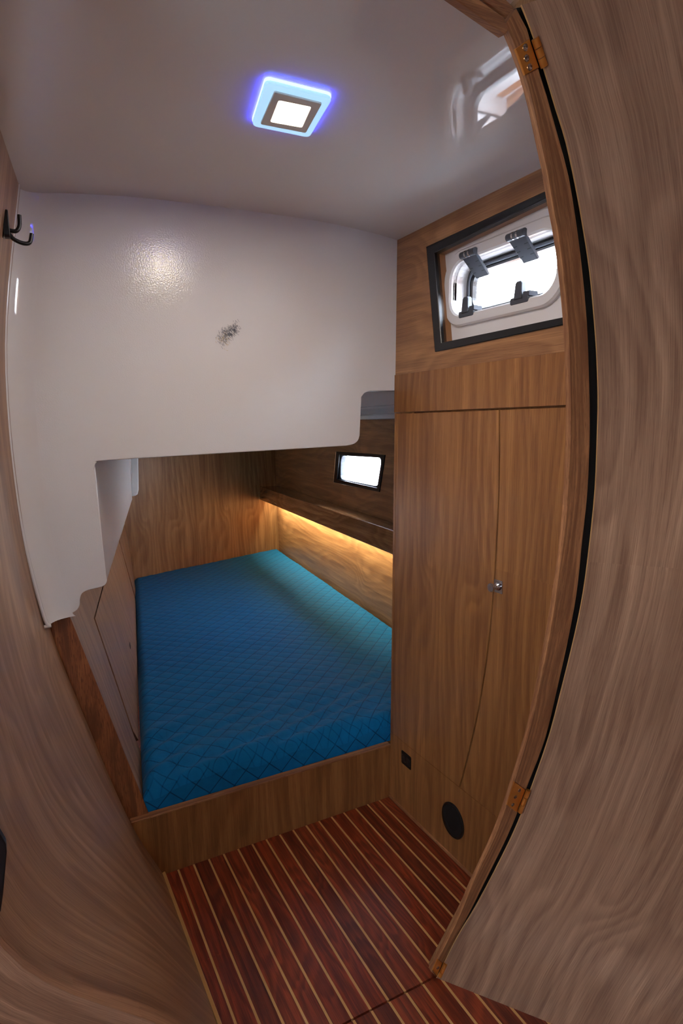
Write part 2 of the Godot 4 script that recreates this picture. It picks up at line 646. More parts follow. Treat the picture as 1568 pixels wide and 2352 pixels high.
	for q in [1.575, 1.66]:  # dark lines added to show in that reflection
		part("sheet_line", slab([Vector3(1.215, q, ZB + 0.033), Vector3(1.95, q, ZB + 0.033), Vector3(1.95, q + 0.006, ZB + 0.033), Vector3(1.215, q + 0.006, ZB + 0.033)], Vector3(0, 0, -0.003), Vector3(1, 0, 0), Vector3(0, 1, 0)), black, sheet)
	struct("wall_outer_left", slab([Vector3(-0.3, -0.05, -0.9), Vector3(-0.3, 1.96, -0.78), Vector3(-0.3, 1.96, -1.88), Vector3(-0.3, 1.7, -5.4), Vector3(-0.3, -0.05, -5.4)], Vector3(-0.04, 0, 0)), gel, "hull side behind the berth's left locker")

func build_floor() -> void:
	var fl := struct_root("floor", "dark red teak floor with pale inlaid strips")
	part("subfloor", block(Vector3(-1.1, -0.06, -5.4), Vector3(2.2, -0.012, 1.5)), teak[0], fl)
	var pitch := 0.0485
	var x := 0.283 - pitch * 26
	for i in 56:
		var x0 := x + pitch * i
		var span := [[ZB - 0.005, -1.1325], [-1.1275, 0.55]]
		for s in 2:
			if s == 0 and (x0 < 0.2 or x0 > 1.16):
				continue
			if s == 1 and x0 + pitch > 1.66:
				continue
			var z0: float = span[s][0]
			var z1: float = span[s][1]
			part("plank", slab([Vector3(x0 + 0.0032, 0, z0), Vector3(x0 + pitch - 0.0032, 0, z0), Vector3(x0 + pitch - 0.0032, 0, z1), Vector3(x0 + 0.0032, 0, z1)], Vector3(0, -0.012, 0), Vector3(1, 0, 0), Vector3(0, 0, 1), 0.0005, 1), teak[(i * 7 + s * 3 + i / 3) % 4], fl)
			part("inlay_strip", slab([Vector3(x0 - 0.003, -0.0003, z0), Vector3(x0 + 0.003, -0.0003, z0), Vector3(x0 + 0.003, -0.0003, z1), Vector3(x0 - 0.003, -0.0003, z1)], Vector3(0, -0.0117, 0), Vector3(1, 0, 0), Vector3(0, 0, 1)), maple, fl)

func build_moulding() -> void:
	var t := thing("fibreglass_moulding", "large white glossy fibreglass moulding stepped at its lower edge above the berth", "moulding", Vector3(0.5, 0.86, ZB))
	var cv := 0.055
	# flat face; its left side follows the ship's side one cove further in
	var left := []
	for q in curve([Vector3(0.055, 0.857, 0), Vector3(0.035, 0.9, 0), Vector3(0.001, 1.187, 0), Vector3(0.007, 1.574, 0), Vector3(0.07, 1.954, 0), Vector3(0.085, 2.02, 0)], 6):
		left.append(Vector3(q.x + cv, q.y, ZB))
	left[0] = Vector3(0.036 + cv, 0.8585, ZB)
	var low: Array = curve([Vector3(1.1936, 1.5237, -1.8255), Vector3(1.1805, 1.4672, -1.8255)], 1) + curve([Vector3(1.0545, 1.466, -1.8255), Vector3(1.0346, 1.4604, -1.8255), Vector3(1.0211, 1.4465, -1.8255)], 3) + curve([Vector3(1.0115, 1.3219, -1.8255), Vector3(1.0045, 1.3051, -1.8255), Vector3(0.9878, 1.2943, -1.8255), Vector3(0.9602, 1.2897, -1.8255)], 3) + curve([Vector3(0.6661, 1.2861, -1.8255), Vector3(0.4014, 1.2832, -1.8255), Vector3(0.2122, 1.2807, -1.8255), Vector3(0.1918, 1.277, -1.8255), Vector3(0.1838, 1.2609, -1.8255)], 4) + curve([Vector3(0.1866, 1.1963, -1.8255), Vector3(0.1896, 1.0748, -1.8255), Vector3(0.1927, 0.9656, -1.8255), Vector3(0.1935, 0.9455, -1.8255), Vector3(0.1856, 0.9329, -1.8255), Vector3(0.1693, 0.929, -1.8255)], 4) + curve([Vector3(0.1418, 0.9257, -1.8255), Vector3(0.1267, 0.9193, -1.8255), Vector3(0.1199, 0.9042, -1.8255), Vector3(0.1174, 0.8873, -1.8255), Vector3(0.1085, 0.8738, -1.8255), Vector3(0.0924, 0.8666, -1.8255)], 4)
	var outline := [Vector3(1.1678, 2.02, ZB)]
	for q in backwards(left):
		if q.y > 0.89:
			outline.append(q - Vector3(0.03, 0, 0))
	outline = outline + backwards(low)
	part("face", slab(outline, Vector3(0, 0, -0.06), Vector3(1, 0, 0), Vector3(0, 1, 0), 0.011, 4), gel, t)
	# cove that turns the face into the ship's side
	var rows := []
	for k in 11:
		var a := PI / 2 * k / 10.0
		var r := []
		for q in left:
			r.append(Vector3(q.x - (cv - side_shift(q.y, 0.085)) * sin(a), q.y, ZB + 0.0004 + 0.055 * (1.0 - cos(a))))
		rows.append(r)
	part("cove", shell(rows, Vector3(-0.012, 0, -0.02)), gel_shiny, t)
	var bead := []
	for q in left:
		bead.append(Vector3(q.x - cv + side_shift(q.y, 0.085) + 0.002, q.y, ZB + 0.058))
	part("edge_bead", tube(bead, 0.006, 0.005, Vector3(0, 0, 1), 8), gel_shiny, t)
	# left leg runs back along the locker
	var leg := [Vector3(0.1894, 1.2836, -1.84), Vector3(0.1945, 0.9346, -1.84)]
	part("leg_side", slab([leg[0], leg[1], Vector3(0.585, 0.932, -3.867), Vector3(0.585, 1.30, -3.867)], Vector3(-0.3, 0, 0), Vector3(0, 0, 1), Vector3(0, 1, 0), 0.01, 3), gel, t)
	var fe: Array = [Vector3(0.5969, 1.2158, -3.86), Vector3(0.6413, 1.2138, -3.86), Vector3(0.6283, 0.9945, -3.86), Vector3(0.6215, 0.9689, -3.86), Vector3(0.6083, 0.9595, -3.86), Vector3(0.5782, 0.9567, -3.86)]
	part("leg_end", slab(fe, Vector3(0, 0, -0.25), Vector3(1, 0, 0), Vector3(0, 1, 0), 0.01, 3), gel, t)
	part("soffit", block(Vector3(-0.2, 1.30, -5.0), Vector3(1.0, 1.66, -1.87)), gel, t)
	# scuffed patch: fine cracks and a little rust-yellow stain
	var rng := RandomNumberGenerator.new()
	rng.seed = 4
	var sc := begin()
	var sy := begin()
	var c0 := Vector3(0.6036, 1.6528, -1.825)
	var c1 := Vector3(0.558, 1.6092, -1.825)
	for i in 260:
		var k := rng.randf()
		var p := c0.lerp(c1, k) + Vector3(rng.randfn() * 0.009, rng.randfn() * 0.009, 0)
		var ang := -0.9 + rng.randfn() * 0.6
		var ln := 0.002 + rng.randf() * 0.003
		var d := Vector3(cos(ang), sin(ang), 0) * ln
		var s := Vector3(-sin(ang), cos(ang), 0) * 0.0004
		p.z = ZB + 0.0004
		var tgt := sy if k > 0.72 and rng.randf() < 0.6 else sc
		var zz := Vector2.ZERO
		tri(tgt, p - d - s, p + d - s, p + d + s, Vector3.BACK, Vector3.BACK, Vector3.BACK, zz, zz, zz)
		tri(tgt, p - d - s, p + d + s, p - d + s, Vector3.BACK, Vector3.BACK, Vector3.BACK, zz, zz, zz)
	part("scuff_mark", sc.commit(), plain(tone(118, 120, 128), 0.8), t, "grey crazed scuff on the white moulding").set_meta("kind", "stuff")
	part("stain", sy.commit(), plain(tone(196, 176, 130), 0.8), t, "yellowish stain below the scuff").set_meta("kind", "stuff")
	# white liner along the top of the ship's side, seen through the notch
	var ln := thing("deck_liner", "white ribbed deck liner in the gap between moulding and wardrobe", "liner", Vector3(1.7, 1.37, -3.0))
	var nh := Vector3(0.9943, 0, 0.1069)
	var run := (Vector3(1.6912, 0.3, -2.667) - Vector3(1.9409, 0.3, -4.9908)).normalized()
	var st := begin()
	var from: Vector3 = Vector3(1.9409, 0.3, -4.9908)
	var len := 3.05
	var prof := [Vector2(0.002, 1.372), Vector2(0.035, 1.372), Vector2(0.04, 1.376), Vector2(0.04, 1.392), Vector2(0.035, 1.397), Vector2(0.025, 1.400), Vector2(0.05, 1.425), Vector2(0.054, 1.43), Vector2(0.054, 1.434), Vector2(0.05, 1.438), Vector2(0.04, 1.442), Vector2(0.075, 1.50), Vector2(0.14, 1.57), Vector2(0.26, 1.63), Vector2(0.5, 1.655), Vector2(0.002, 1.655)]
	var rows2 := []
	for e in 2:
		var r := []
		for q in prof:
			var p := from + run * (len * e + 0.02)
			r.append(Vector3(p.x, q.y, p.z) - nh * q.x)
		rows2.append(r)
	var ss := begin()
	add_slab(ss, rows2[1], -run * len, nh, Vector3(0, 1, 0))
	part("liner_board", ss.commit(), gel_shiny, ln)

func build_hatch() -> void:
	var nw := Vector3(0.9995, -0.032, 0)
	var z := Vector3(0, 0, 1)
	var y := nw.cross(z).normalized()
	if y.y < 0:
		y = -y
	var t := thing("picture_frame_trim", "black rectangular surround framing the recessed upper hatch window", "window surround", Vector3(1.16, 1.57, -1.35))
	var o: Array = [Vector3(1.159, 1.8866, -1.6519), Vector3(1.1592, 1.8944, -1.1163), Vector3(1.1491, 1.5796, -1.031), Vector3(1.1488, 1.5702, -1.5956)]
	var ii := []
	var mid: Vector3 = (o[0] + o[1] + o[2] + o[3]) / 4.0
	ii = [Vector3(1.1581, 1.8592, -1.6106), Vector3(1.1587, 1.8795, -1.1284), Vector3(1.1496, 1.5958, -1.0567), Vector3(1.1496, 1.5933, -1.5636)]
	part("surround", ring(o, ii, nw * 0.02, 0.002), black, t)
	# recess: wooden reveal and the white panel at its back
	var st := begin()
	var off := nw * 0.041
	var o2 := []
	for p in ii:
		o2.append(p)
	var o3 := []
	for p in o:
		o3.append(p + (p - mid).normalized() * 0.004)
	add_ring(st, moved(o3, nw * 0.012), moved(o2, nw * 0.012), nw * 0.033)
	part("reveal", st.commit(), oak_flat, t)
	var hub := Vector3(1.1605, 1.744, -1.36)
	hub += nw * (1.10393 + 0.035 - hub.dot(nw))
	var panel := struct_root("window_1", "white hatch window with rounded opening, grey hinges and latches")
	var op := round_rect(hub, z, y, 0.412, 0.15, 0.05, 8)
	var big := []
	for k in op.size():
		var d: Vector3 = op[k] - hub
		big.append(hub + z * clampf(d.dot(z) * 10.0, -0.33, 0.4) + y * clampf(d.dot(y) * 10.0, -0.2, 0.2))
	part("panel", ring(big, op, nw * 0.012), gel, panel)
	# raised flange, then the tunnel through the cabin side
	part("flange", ring(round_rect(hub - nw * 0.012, z, y, 0.478, 0.216, 0.08, 8), op.map(func(p): return p - nw * 0.012), nw * 0.016, 0.005), gel, panel)
	part("tunnel", ring(round_rect(hub + nw * 0.004, z, y, 0.44, 0.178, 0.06, 8), round_rect(hub + nw * 0.004, z, y, 0.412, 0.15, 0.05, 8), nw * 0.052, 0.001), gel, panel)
	var gl := hub + nw * 0.05
	part("gasket", ring(round_rect(gl, z, y, 0.425, 0.163, 0.055, 8), round_rect(gl, z, y, 0.366, 0.106, 0.036, 8), nw * 0.02, 0.004), black, panel)
	part("seal_rim", ring(round_rect(gl - nw * 0.006, z, y, 0.395, 0.135, 0.045, 8), round_rect(gl - nw * 0.006, z, y, 0.38, 0.12, 0.04, 8), nw * 0.01, 0.002), grey_plastic, panel)
	part("pane", slab(round_rect(gl + nw * 0.008, z, y, 0.376, 0.116, 0.04, 8), nw * 0.006, z, y), glass, panel)
	# two hinges at the top, two latches at the bottom
	for k in 2:
		var hz := [-1.476, -1.285][k] as float
		var h0 := hub + z * (hz - hub.z) + y * 0.082 - nw * 0.016
		var top := h0 - nw * 0.006
		var foot := h0 - y * 0.056 + nw * 0.05
		var thick := (top - foot).cross(z).normalized() * 0.008
		if thick.dot(nw) < 0.0:
			thick = -thick
		var hinge := part("hinge", slab([top - z * 0.03, top + z * 0.03, foot + z * 0.026, foot - z * 0.026], thick, z, y, 0.002, 2), grey_plastic, panel)
		part("barrel", tube([h0 + y * 0.003 - z * 0.031 - nw * 0.002, h0 + y * 0.003 + z * 0.031 - nw * 0.002], 0.01, 0.01, nw, 12), grey_plastic, hinge)
		for q in [-0.008, 0.008]:
			part("pin_collar", tube([h0 + y * 0.003 + z * (q - 0.003) - nw * 0.002, h0 + y * 0.003 + z * (q + 0.003) - nw * 0.002], 0.0106, 0.0106, nw, 12), chrome, hinge)
		for q in 3:
			for s in [-1, 1]:
				var c: Vector3 = top.lerp(foot, 0.35 + 0.2 * q) + z * (0.019 * s) - thick * 0.08
				part("grip_rib", slab([c - z * 0.006 - y * 0.001, c + z * 0.006 - y * 0.001, c + z * 0.006 + y * 0.001, c - z * 0.006 + y * 0.001], thick * 0.3, z, y), black, hinge)
	for k in 2:
		var lz := [-1.487, -1.272][k] as float
		var l0 := hub + z * (lz - hub.z) - y * 0.077 - nw * 0.014
		var latch := part("latch", slab(round_rect(l0, z, y, 0.066, 0.018, 0.005, 3), nw * 0.016, z, y, 0.002, 2), grey_plastic, panel)
		part("lever", slab([l0 - z * 0.017 + y * 0.002 - nw * 0.004, l0 + z * 0.013 + y * 0.002 - nw * 0.004, l0 + z * 0.009 + y * 0.042 - nw * 0.002, l0 + z * 0.004 + y * 0.047 - nw * 0.002, l0 - z * 0.009 + y * 0.047 - nw * 0.002, l0 - z * 0.014 + y * 0.042 - nw * 0.002], nw * 0.016, z, y, 0.003, 2), grey_plastic, latch)
		part("catch", slab([l0 + z * 0.014 + y * 0.006, l0 + z * 0.036 + y * 0.006, l0 + z * 0.036 + y * 0.018, l0 + z * 0.014 + y * 0.018], nw * 0.03, z, y, 0.001, 1), grey_plastic, latch)

func build_hull_window() -> void:
	var w: Array = [Vector3(1.7769, 1.1801, -3.5208), Vector3(1.7001, 1.1881, -2.8066), Vector3(1.7086, 0.9866, -2.8853), Vector3(1.7836, 0.9804, -3.5833)]
	var g: Array = [Vector3(1.7713, 1.1631, -3.4691), Vector3(1.7042, 1.1728, -2.8447), Vector3(1.7115, 1.0053, -2.9126), Vector3(1.7767, 1.005, -3.5189)]
	var nh := Vector3(0.9943, 0, 0.1069)
	var t := struct_root("window_2", "small black framed window in the ship's side beyond the berth")
	part("frame", ring(w, g, nh * 0.02, 0.002), black, t)
	# inner seal with rounded corners, glass behind it
	var c: Vector3 = (g[0] + g[1] + g[2] + g[3]) / 4.0
	var rr := []
	for i in 4:
		var p: Vector3 = g[i]
		var a: Vector3 = (g[(i + 3) % 4] - p)
		var b: Vector3 = (g[(i + 1) % 4] - p)
		p = p + a * 0.04 + b * 0.02
		for k in 5:
			var s := k / 4.0
			var ra := a.normalized() * 0.045 * (1.0 - s) * (1.0 - s)
			var rb := b.normalized() * 0.045 * s * s
			rr.append(p + ra + rb)
	var big := []
	for p in rr:
		big.append(c + (p - c) * 1.16 + nh * 0.012)
	part("seal", ring(big, moved(rr, nh * 0.012), nh * 0.03, 0.002), grey_plastic, t)
	part("pane", slab(moved(big, nh * 0.012), nh * 0.006), glass, t)

func build_wardrobe() -> void:
	var nw := Vector3(0.9995, -0.032, 0)
	var t := thing("wardrobe", "tall oak laminate wardrobe with two doors below the hatch window", "wardrobe", Vector3(1.3, 0, -1.4))
	var wp := func(y: float, zz: float, off := 0.0) -> Vector3: return Vector3(1.1045 + (1.167 - 1.1045) / 1.95 * y, y, zz) + nw * off
	var z := Vector3(0, 0, 1)
	var yv := Vector3(0, 1, 0)
	var th := nw * 0.018
	var z0 := ZB + 0.012
	var ze := func(y: float) -> float: return -1.175 + 0.2055 * y
	part("carcass", slab([wp.call(0.0, ZB, 0.07), wp.call(0.0, ze.call(0.0), 0.07), wp.call(1.515, ze.call(1.515), 0.07), wp.call(1.515, ZB, 0.07)], Vector3(0.36, 0, 0), z, yv), oak, t)
	part("side_panel", slab([Vector3(1.125, 0, ZB), Vector3(1.59, 0, ZB), Vector3(1.59, 1.655, ZB), Vector3(1.172, 1.655, ZB), Vector3(1.172, 1.50, ZB)], Vector3(0, 0, 0.012), Vector3(1, 0, 0), yv), oak, t)
	part("fascia", slab([wp.call(1.394, ZB, -0.004), wp.call(1.394, ze.call(1.394), -0.004), wp.call(1.518, ze.call(1.518), -0.004), wp.call(1.518, ZB, -0.004)], th, z, yv, 0.001, 1), oak_c, t)
	part("end_stile", slab([wp.call(0.0, ZB, -0.001), wp.call(0.0, z0 - 0.001, -0.001), wp.call(1.392, z0 - 0.001, -0.001), wp.call(1.392, ZB, -0.001)], th, z, yv), oak, t)
	var seam: Array = curve([Vector3(1.1492, 1.3932, -1.3074), Vector3(1.145, 1.2643, -1.3008), Vector3(1.1413, 1.1474, -1.2982), Vector3(1.1363, 0.9917, -1.3007), Vector3(1.1319, 0.8553, -1.3081), Vector3(1.1265, 0.6863, -1.3253), Vector3(1.1202, 0.4885, -1.3618), Vector3(1.1124, 0.2479, -1.4268)], 4)
	var gap := Vector3(0, 0, 0.0026)
	var l := [wp.call(0.252, z0), wp.call(1.389, z0)] + moved(seam, -gap)
	l[2] = Vector3(l[2].x, 1.389, l[2].z)
	l[l.size() - 1] = Vector3(l[l.size() - 1].x, 0.252, l[l.size() - 1].z)
	var dl := part("door", slab(l, th, z, yv, 0.0008, 1), oak, t, "left wardrobe door")
	var rr: Array = [wp.call(1.389, ze.call(1.389)), wp.call(0.252, ze.call(0.252))] + backwards(moved(seam, gap))
	rr[2] = Vector3(rr[2].x, 0.252, rr[2].z)
	rr[rr.size() - 1] = Vector3(rr[rr.size() - 1].x, 1.389, rr[rr.size() - 1].z)
	var dr := part("door", slab(rr, th, z, yv, 0.0008, 1), oak_c, t, "right wardrobe door with the chrome knob")
	part("base_panel", slab([wp.call(0.0, ZB), wp.call(0.0, ze.call(0.0)), wp.call(0.2505, ze.call(0.2505)), wp.call(0.2505, ZB)], th, z, yv, 0.0006, 1), oak, t)
	# square chrome latch plate with a turned knob
	var k0 := Vector3(1.1338, 0.9138, -1.2845)
	part("knob_plate", slab(round_rect(k0 - nw * 0.003, z, yv, 0.033, 0.036, 0.002, 3), nw * 0.003, z, yv, 0.0008, 1), chrome, dr)
	part("knob", lathe(k0 - nw * 0.003, -nw, [Vector2(0.011, 0), Vector2(0.0105, 0.004), Vector2(0.007, 0.008), Vector2(0.0065, 0.014), Vector2(0.009, 0.018), Vector2(0.0125, 0.021), Vector2(0.013, 0.024), Vector2(0.0115, 0.027), Vector2(0.0, 0.0275)]), chrome, dr)
	# thin trim where the wardrobe meets the floor
	struct("baseboard_right", slab([wp.call(0.0, ZB, -0.006), wp.call(0.0, ze.call(0.0), -0.006), wp.call(0.009, ze.call(0.0), -0.006), wp.call(0.009, ZB, -0.006)], nw * 0.006, Vector3(0, 1, 0), z, 0.002, 2), jamb_wood, "thin oak trim along the foot of the wardrobe")
	# socket and round loudspeaker in the base panel
	var s := thing("power_socket", "small black rectangular socket low on the wardrobe beside the berth", "socket", Vector3(1.1105, 0.1869, -1.7233))
	var sc := Vector3(1.1097, 0.1944, -1.722)
	part("socket_plate", slab(round_rect(sc, z, yv, 0.062, 0.05, 0.006, 4), nw * 0.004, z, yv, 0.0015, 2), black, s)
	for q in [-0.014, 0.014]:
		part("outlet", slab(round_rect(sc + z * q - nw * 0.002, z, yv, 0.02, 0.026, 0.003, 3), nw * 0.004, z, yv, 0.001, 1), plain(tone(30, 31, 33), 0.3), s)
	var v := thing("loudspeaker", "round black grille low on the wardrobe near the doorway", "speaker", Vector3(1.1085, 0.1253, -1.4542))
	var vc := Vector3(1.1086, 0.1267, -1.4543)
	part("bezel", lathe(vc, -nw, [Vector2(0.055, 0.0), Vector2(0.055, 0.003), Vector2(0.052, 0.005), Vector2(0.048, 0.004)], 40), black, v)
	part("grille", lathe(vc, -nw, [Vector2(0.049, 0.002), Vector2(0.03, 0.005), Vector2(0.0, 0.006)], 40), plain(tone(10, 10, 11), 0.7), v)

func build_berth() -> void:
	var t := thing("bed_base", "oak laminate bed base with a low front panel", "bed base", Vector3(0.7, 0, ZB))
	var p: Array = [Vector3(0.2, 0, ZB), Vector3(1.104, 0, ZB), Vector3(1.111, 0.204, ZB), Vector3(0.18, 0.204, ZB)]
	part("front_panel", slab(p, Vector3(0, 0, -0.022), Vector3(1, 0, 0), Vector3(0, 1, 0), 0.001, 1), oak_c, t)
	part("front_lip", slab([Vector3(0.2045, 0.2055, ZB + 0.003), Vector3(1.11, 0.2055, ZB + 0.003), Vector3(1.11, 0.2055, ZB - 0.024), Vector3(0.2045, 0.2055, ZB - 0.024)], Vector3(0, -0.004, 0), Vector3(0, 0, 1), Vector3(1, 0, 0), 0.001, 1), jamb_wood, t)
	part("platform", slab([Vector3(0.28, 0.2, ZB - 0.03), Vector3(1.58, 0.2, ZB - 0.03), Vector3(1.9, 0.2, -4.93), Vector3(0.7, 0.2, -4.55)], Vector3(0, -0.19, 0), Vector3(1, 0, 0), Vector3(0, 0, 1)), oak, t)
	# mattress: one quilted block with soft edges and a few folds near its front
	var m := thing("mattress", "blue quilted mattress filling the berth", "mattress", Vector3(1.0, 0.2, -3.2))
	var fl := Vector3(0.247, 0, -1.856)
	var fr := Vector3(1.585, 0, -1.856)
	var br := Vector3(1.9409, 0.3, -4.9908) + Vector3(-0.012, 0, 0.008)
	var bl := Vector3(0.6703, 0.3, -4.5919) + Vector3(-0.006, 0, 0.006)
	var fold := FastNoiseLite.new()
	fold.seed = 21
	fold.frequency = 1.0
	fold.fractal_octaves = 2
	var nu := 150
	var nv := 320
	var rows := []
	var nn := []
	var r := 0.045
	# parameter lists with tight spacing round the edges
	var us := []
	var vs := []
	for k in [[us, nu, 1.4], [vs, nv, 3.0]]:
		var n: int = k[1]
		for i in n + 1:
			var s := float(i) / n
			(k[0] as Array).append(s)
	var top := 0.30
	for i in us.size():
		var row := []
		var u: float = us[i]
		for j in vs.size():
			var v: float = vs[j]
			var a := fl.lerp(fr, u)
			var b := bl.lerp(br, u)
			var q := a.lerp(b, v)
			var du := minf(u, 1.0 - u) * 1.35
			var df := v * 3.0
			var db := (1.0 - v) * 3.0
			var h := top
			var e := minf(minf(du, df), db)
			# rounded shoulder
			if e < r:
				h -= r - sqrt(maxf(r * r - (r - e) * (r - e), 0.0))
			# quilted diamonds, 6 cm
			var s1 := (q.x + q.z) * 0.7071 / 0.058
			var s2 := (q.x - q.z) * 0.7071 / 0.058
			var pil := absf(sin(PI * s1)) * absf(sin(PI * s2))
			h += 0.0028 * sqrt(pil) - 0.002
			# slack cover: long shallow folds towards the front
			var slack := clampf(1.0 - df / 0.85, 0.0, 1.0)
			var g := fold.get_noise_2d((q.x * 0.55 - q.z * 0.35) * 2.2, (q.x * 0.35 + q.z * 1.0) * 9.0)
			h += 0.022 * slack * slack * g
			h += 0.004 * fold.get_noise_2d(q.x * 2.0 + 7.0, q.z * 2.0)
			row.append(Vector3(q.x, h, q.z))
		rows.append(row)
	var st := begin()
	add_loft(st, rows, Vector3.UP)
	# sides down to the platform
	var k2: int = rows[0].size()
	for e in 2:
		var edge: Array = rows[0] if e == 0 else rows[rows.size() - 1]
		var low := []
		for q in edge:
			low.append(Vector3(q.x, 0.2, q.z))
		add_loft(st, [edge, low], Vector3(-1 if e == 0 else 1, 0, 0))
		var ed := []
		var lo := []
		for i in rows.size():
			var q: Vector3 = rows[i][0 if e == 0 else k2 - 1]
			ed.append(q)
			lo.append(Vector3(q.x, 0.2, q.z))
		add_loft(st, [ed, lo], Vector3(0, 0, 1 if e == 0 else -1))
	st.index()
	var cloth := plain(Color(1, 1, 1), 0.75, 0.0, 0.25)
	cloth.rim_enabled = true
	cloth.rim = 0.08
	cloth.rim_tint = 0.6
	cloth.albedo_texture = quilt_texture()
	cloth.uv1_triplanar = true
	cloth.uv1_world_triplanar = true
	cloth.uv1_scale = Vector3.ONE / (0.058 * 1.41421 * 4.0)
	part("quilted_cover", st.commit(), cloth, m)

# blue weave with darker stitch lines along both diagonals; 4 x 4 diamonds a tile
func quilt_texture() -> ImageTexture:
	var n := 512
	var base := tone(6, 104, 158)
	var stitch := tone(3, 64, 104)
	var w := noise_bytes(77, n, n, n, n, 0.3, 2)
	var w2 := noise_bytes(78, n, n, n, n, 0.012, 3)
	var im := Image.create(n, n, false, Image.FORMAT_RGB8)
	for y in n:
		for x in n:
			var s1 := fposmod(float(x + y) / n * 4.0, 1.0)
			var s2 := fposmod(float(x - y) / n * 4.0, 1.0)
			var d := minf(minf(s1, 1.0 - s1), minf(s2, 1.0 - s2))
			var k := 1.0 - smoothstep(0.016, 0.042, d)
			var c := base.lerp(stitch, k)
			var f := 1.0 + (w[y * n + x] / 255.0 - 0.5) * 0.12 + (w2[y * n + x] / 255.0 - 0.5) * 0.12
			im.set_pixel(x, y, Color(c.r * f, c.g * f, c.b * f))
	return ImageTexture.create_from_image(im)

func build_left_cabinet() -> void:
	# post at the corner of the berth opening
	var post: Array = curve([Vector3(0.0856, 0.875, -1.845), Vector3(0.1288, 0.7082, -1.845), Vector3(0.1741, 0.5328, -1.845), Vector3(0.2199, 0.3557, -1.845), Vector3(0.264, 0.1852, -1.845)], 4)
	var o := post + [Vector3(0.12, 0.2, -1.845), Vector3(-0.05, 0.544, -1.845), Vector3(-0.08, 0.9, -1.845)]
	struct("trim_1", slab(o, Vector3(0, 0, -0.03), Vector3(1, 0, 0), Vector3(0, 1, 0), 0.001, 1), wood(jamb_wood.albedo_texture, 0.5, 0.8, Color(0.88, 0.72, 0.56), 0.6), "dark oak post between left wall and berth")
	var t := thing("berth_locker", "oak laminate locker front with an angled door left of the mattress", "cabinet", Vector3(0.4, 0.2, -3.0))
	var thick := Vector3(-0.94, -0.25, -0.15) * 0.018
	var u := Vector3(0.14, 0, -0.99)
	var v := Vector3(-0.1, 0.99, 0)
	var back: Array = [Vector3(0.067, 0.7937, -2.0717), Vector3(0.189, 0.1883, -1.8749), Vector3(0.5647, 0.2879, -4.3604), Vector3(0.5446, 0.6659, -4.4792), Vector3(0.2531, 0.7269, -3.0036)]
	part("locker_body", slab(back, thick * 2.0, u, v), oak_wall, t)
	var near: Array = [Vector3(0.0932, 0.8418, -1.8794), Vector3(0.1297, 0.6979, -1.8742), Vector3(0.1756, 0.5204, -1.8728), Vector3(0.2218, 0.3414, -1.8714), Vector3(0.2638, 0.1777, -1.8675), Vector3(0.2967, 0.2258, -2.1476), Vector3(0.2684, 0.33, -2.1346), Vector3(0.1833, 0.7296, -2.2209), Vector3(0.2854, 0.7295, -2.786), Vector3(0.1624, 0.8508, -2.271)]
	part("front_board", slab(near, thick, u, v, 0.0006, 1), oak_wall, t)
	var door: Array = [Vector3(0.2888, 0.7229, -2.7965), Vector3(0.1894, 0.722, -2.2445), Vector3(0.2727, 0.3281, -2.1576), Vector3(0.2928, 0.2707, -2.1929), Vector3(0.3837, 0.2711, -2.7521), Vector3(0.4424, 0.263, -3.1055), Vector3(0.603, 0.2054, -4.0709), Vector3(0.4978, 0.6883, -3.8852), Vector3(0.4848, 0.8285, -3.9309)]
	var d := part("locker_door", slab(door, thick, u, v, 0.0006, 1), oak_door, t)
	var far: Array = [Vector3(0.5048, 0.6847, -3.919), Vector3(0.6179, 0.1965, -4.163), Vector3(0.6025, 0.88, -7.9791), Vector3(0.6508, 0.6019, -4.6255), Vector3(0.6345, 0.7595, -4.6077), Vector3(0.5206, 0.7797, -4.072)]
	part("rear_board", slab(far, thick, u, v, 0.0006, 1), oak_wall, t)
	var k: Array = [Vector3(0.3784, 0.3925, -2.8612)]
	part("lock", slab(round_rect(k[0], u, v, 0.05, 0.02, 0.004, 3), thick * 0.4, u, v, 0.001, 1), chrome, d)

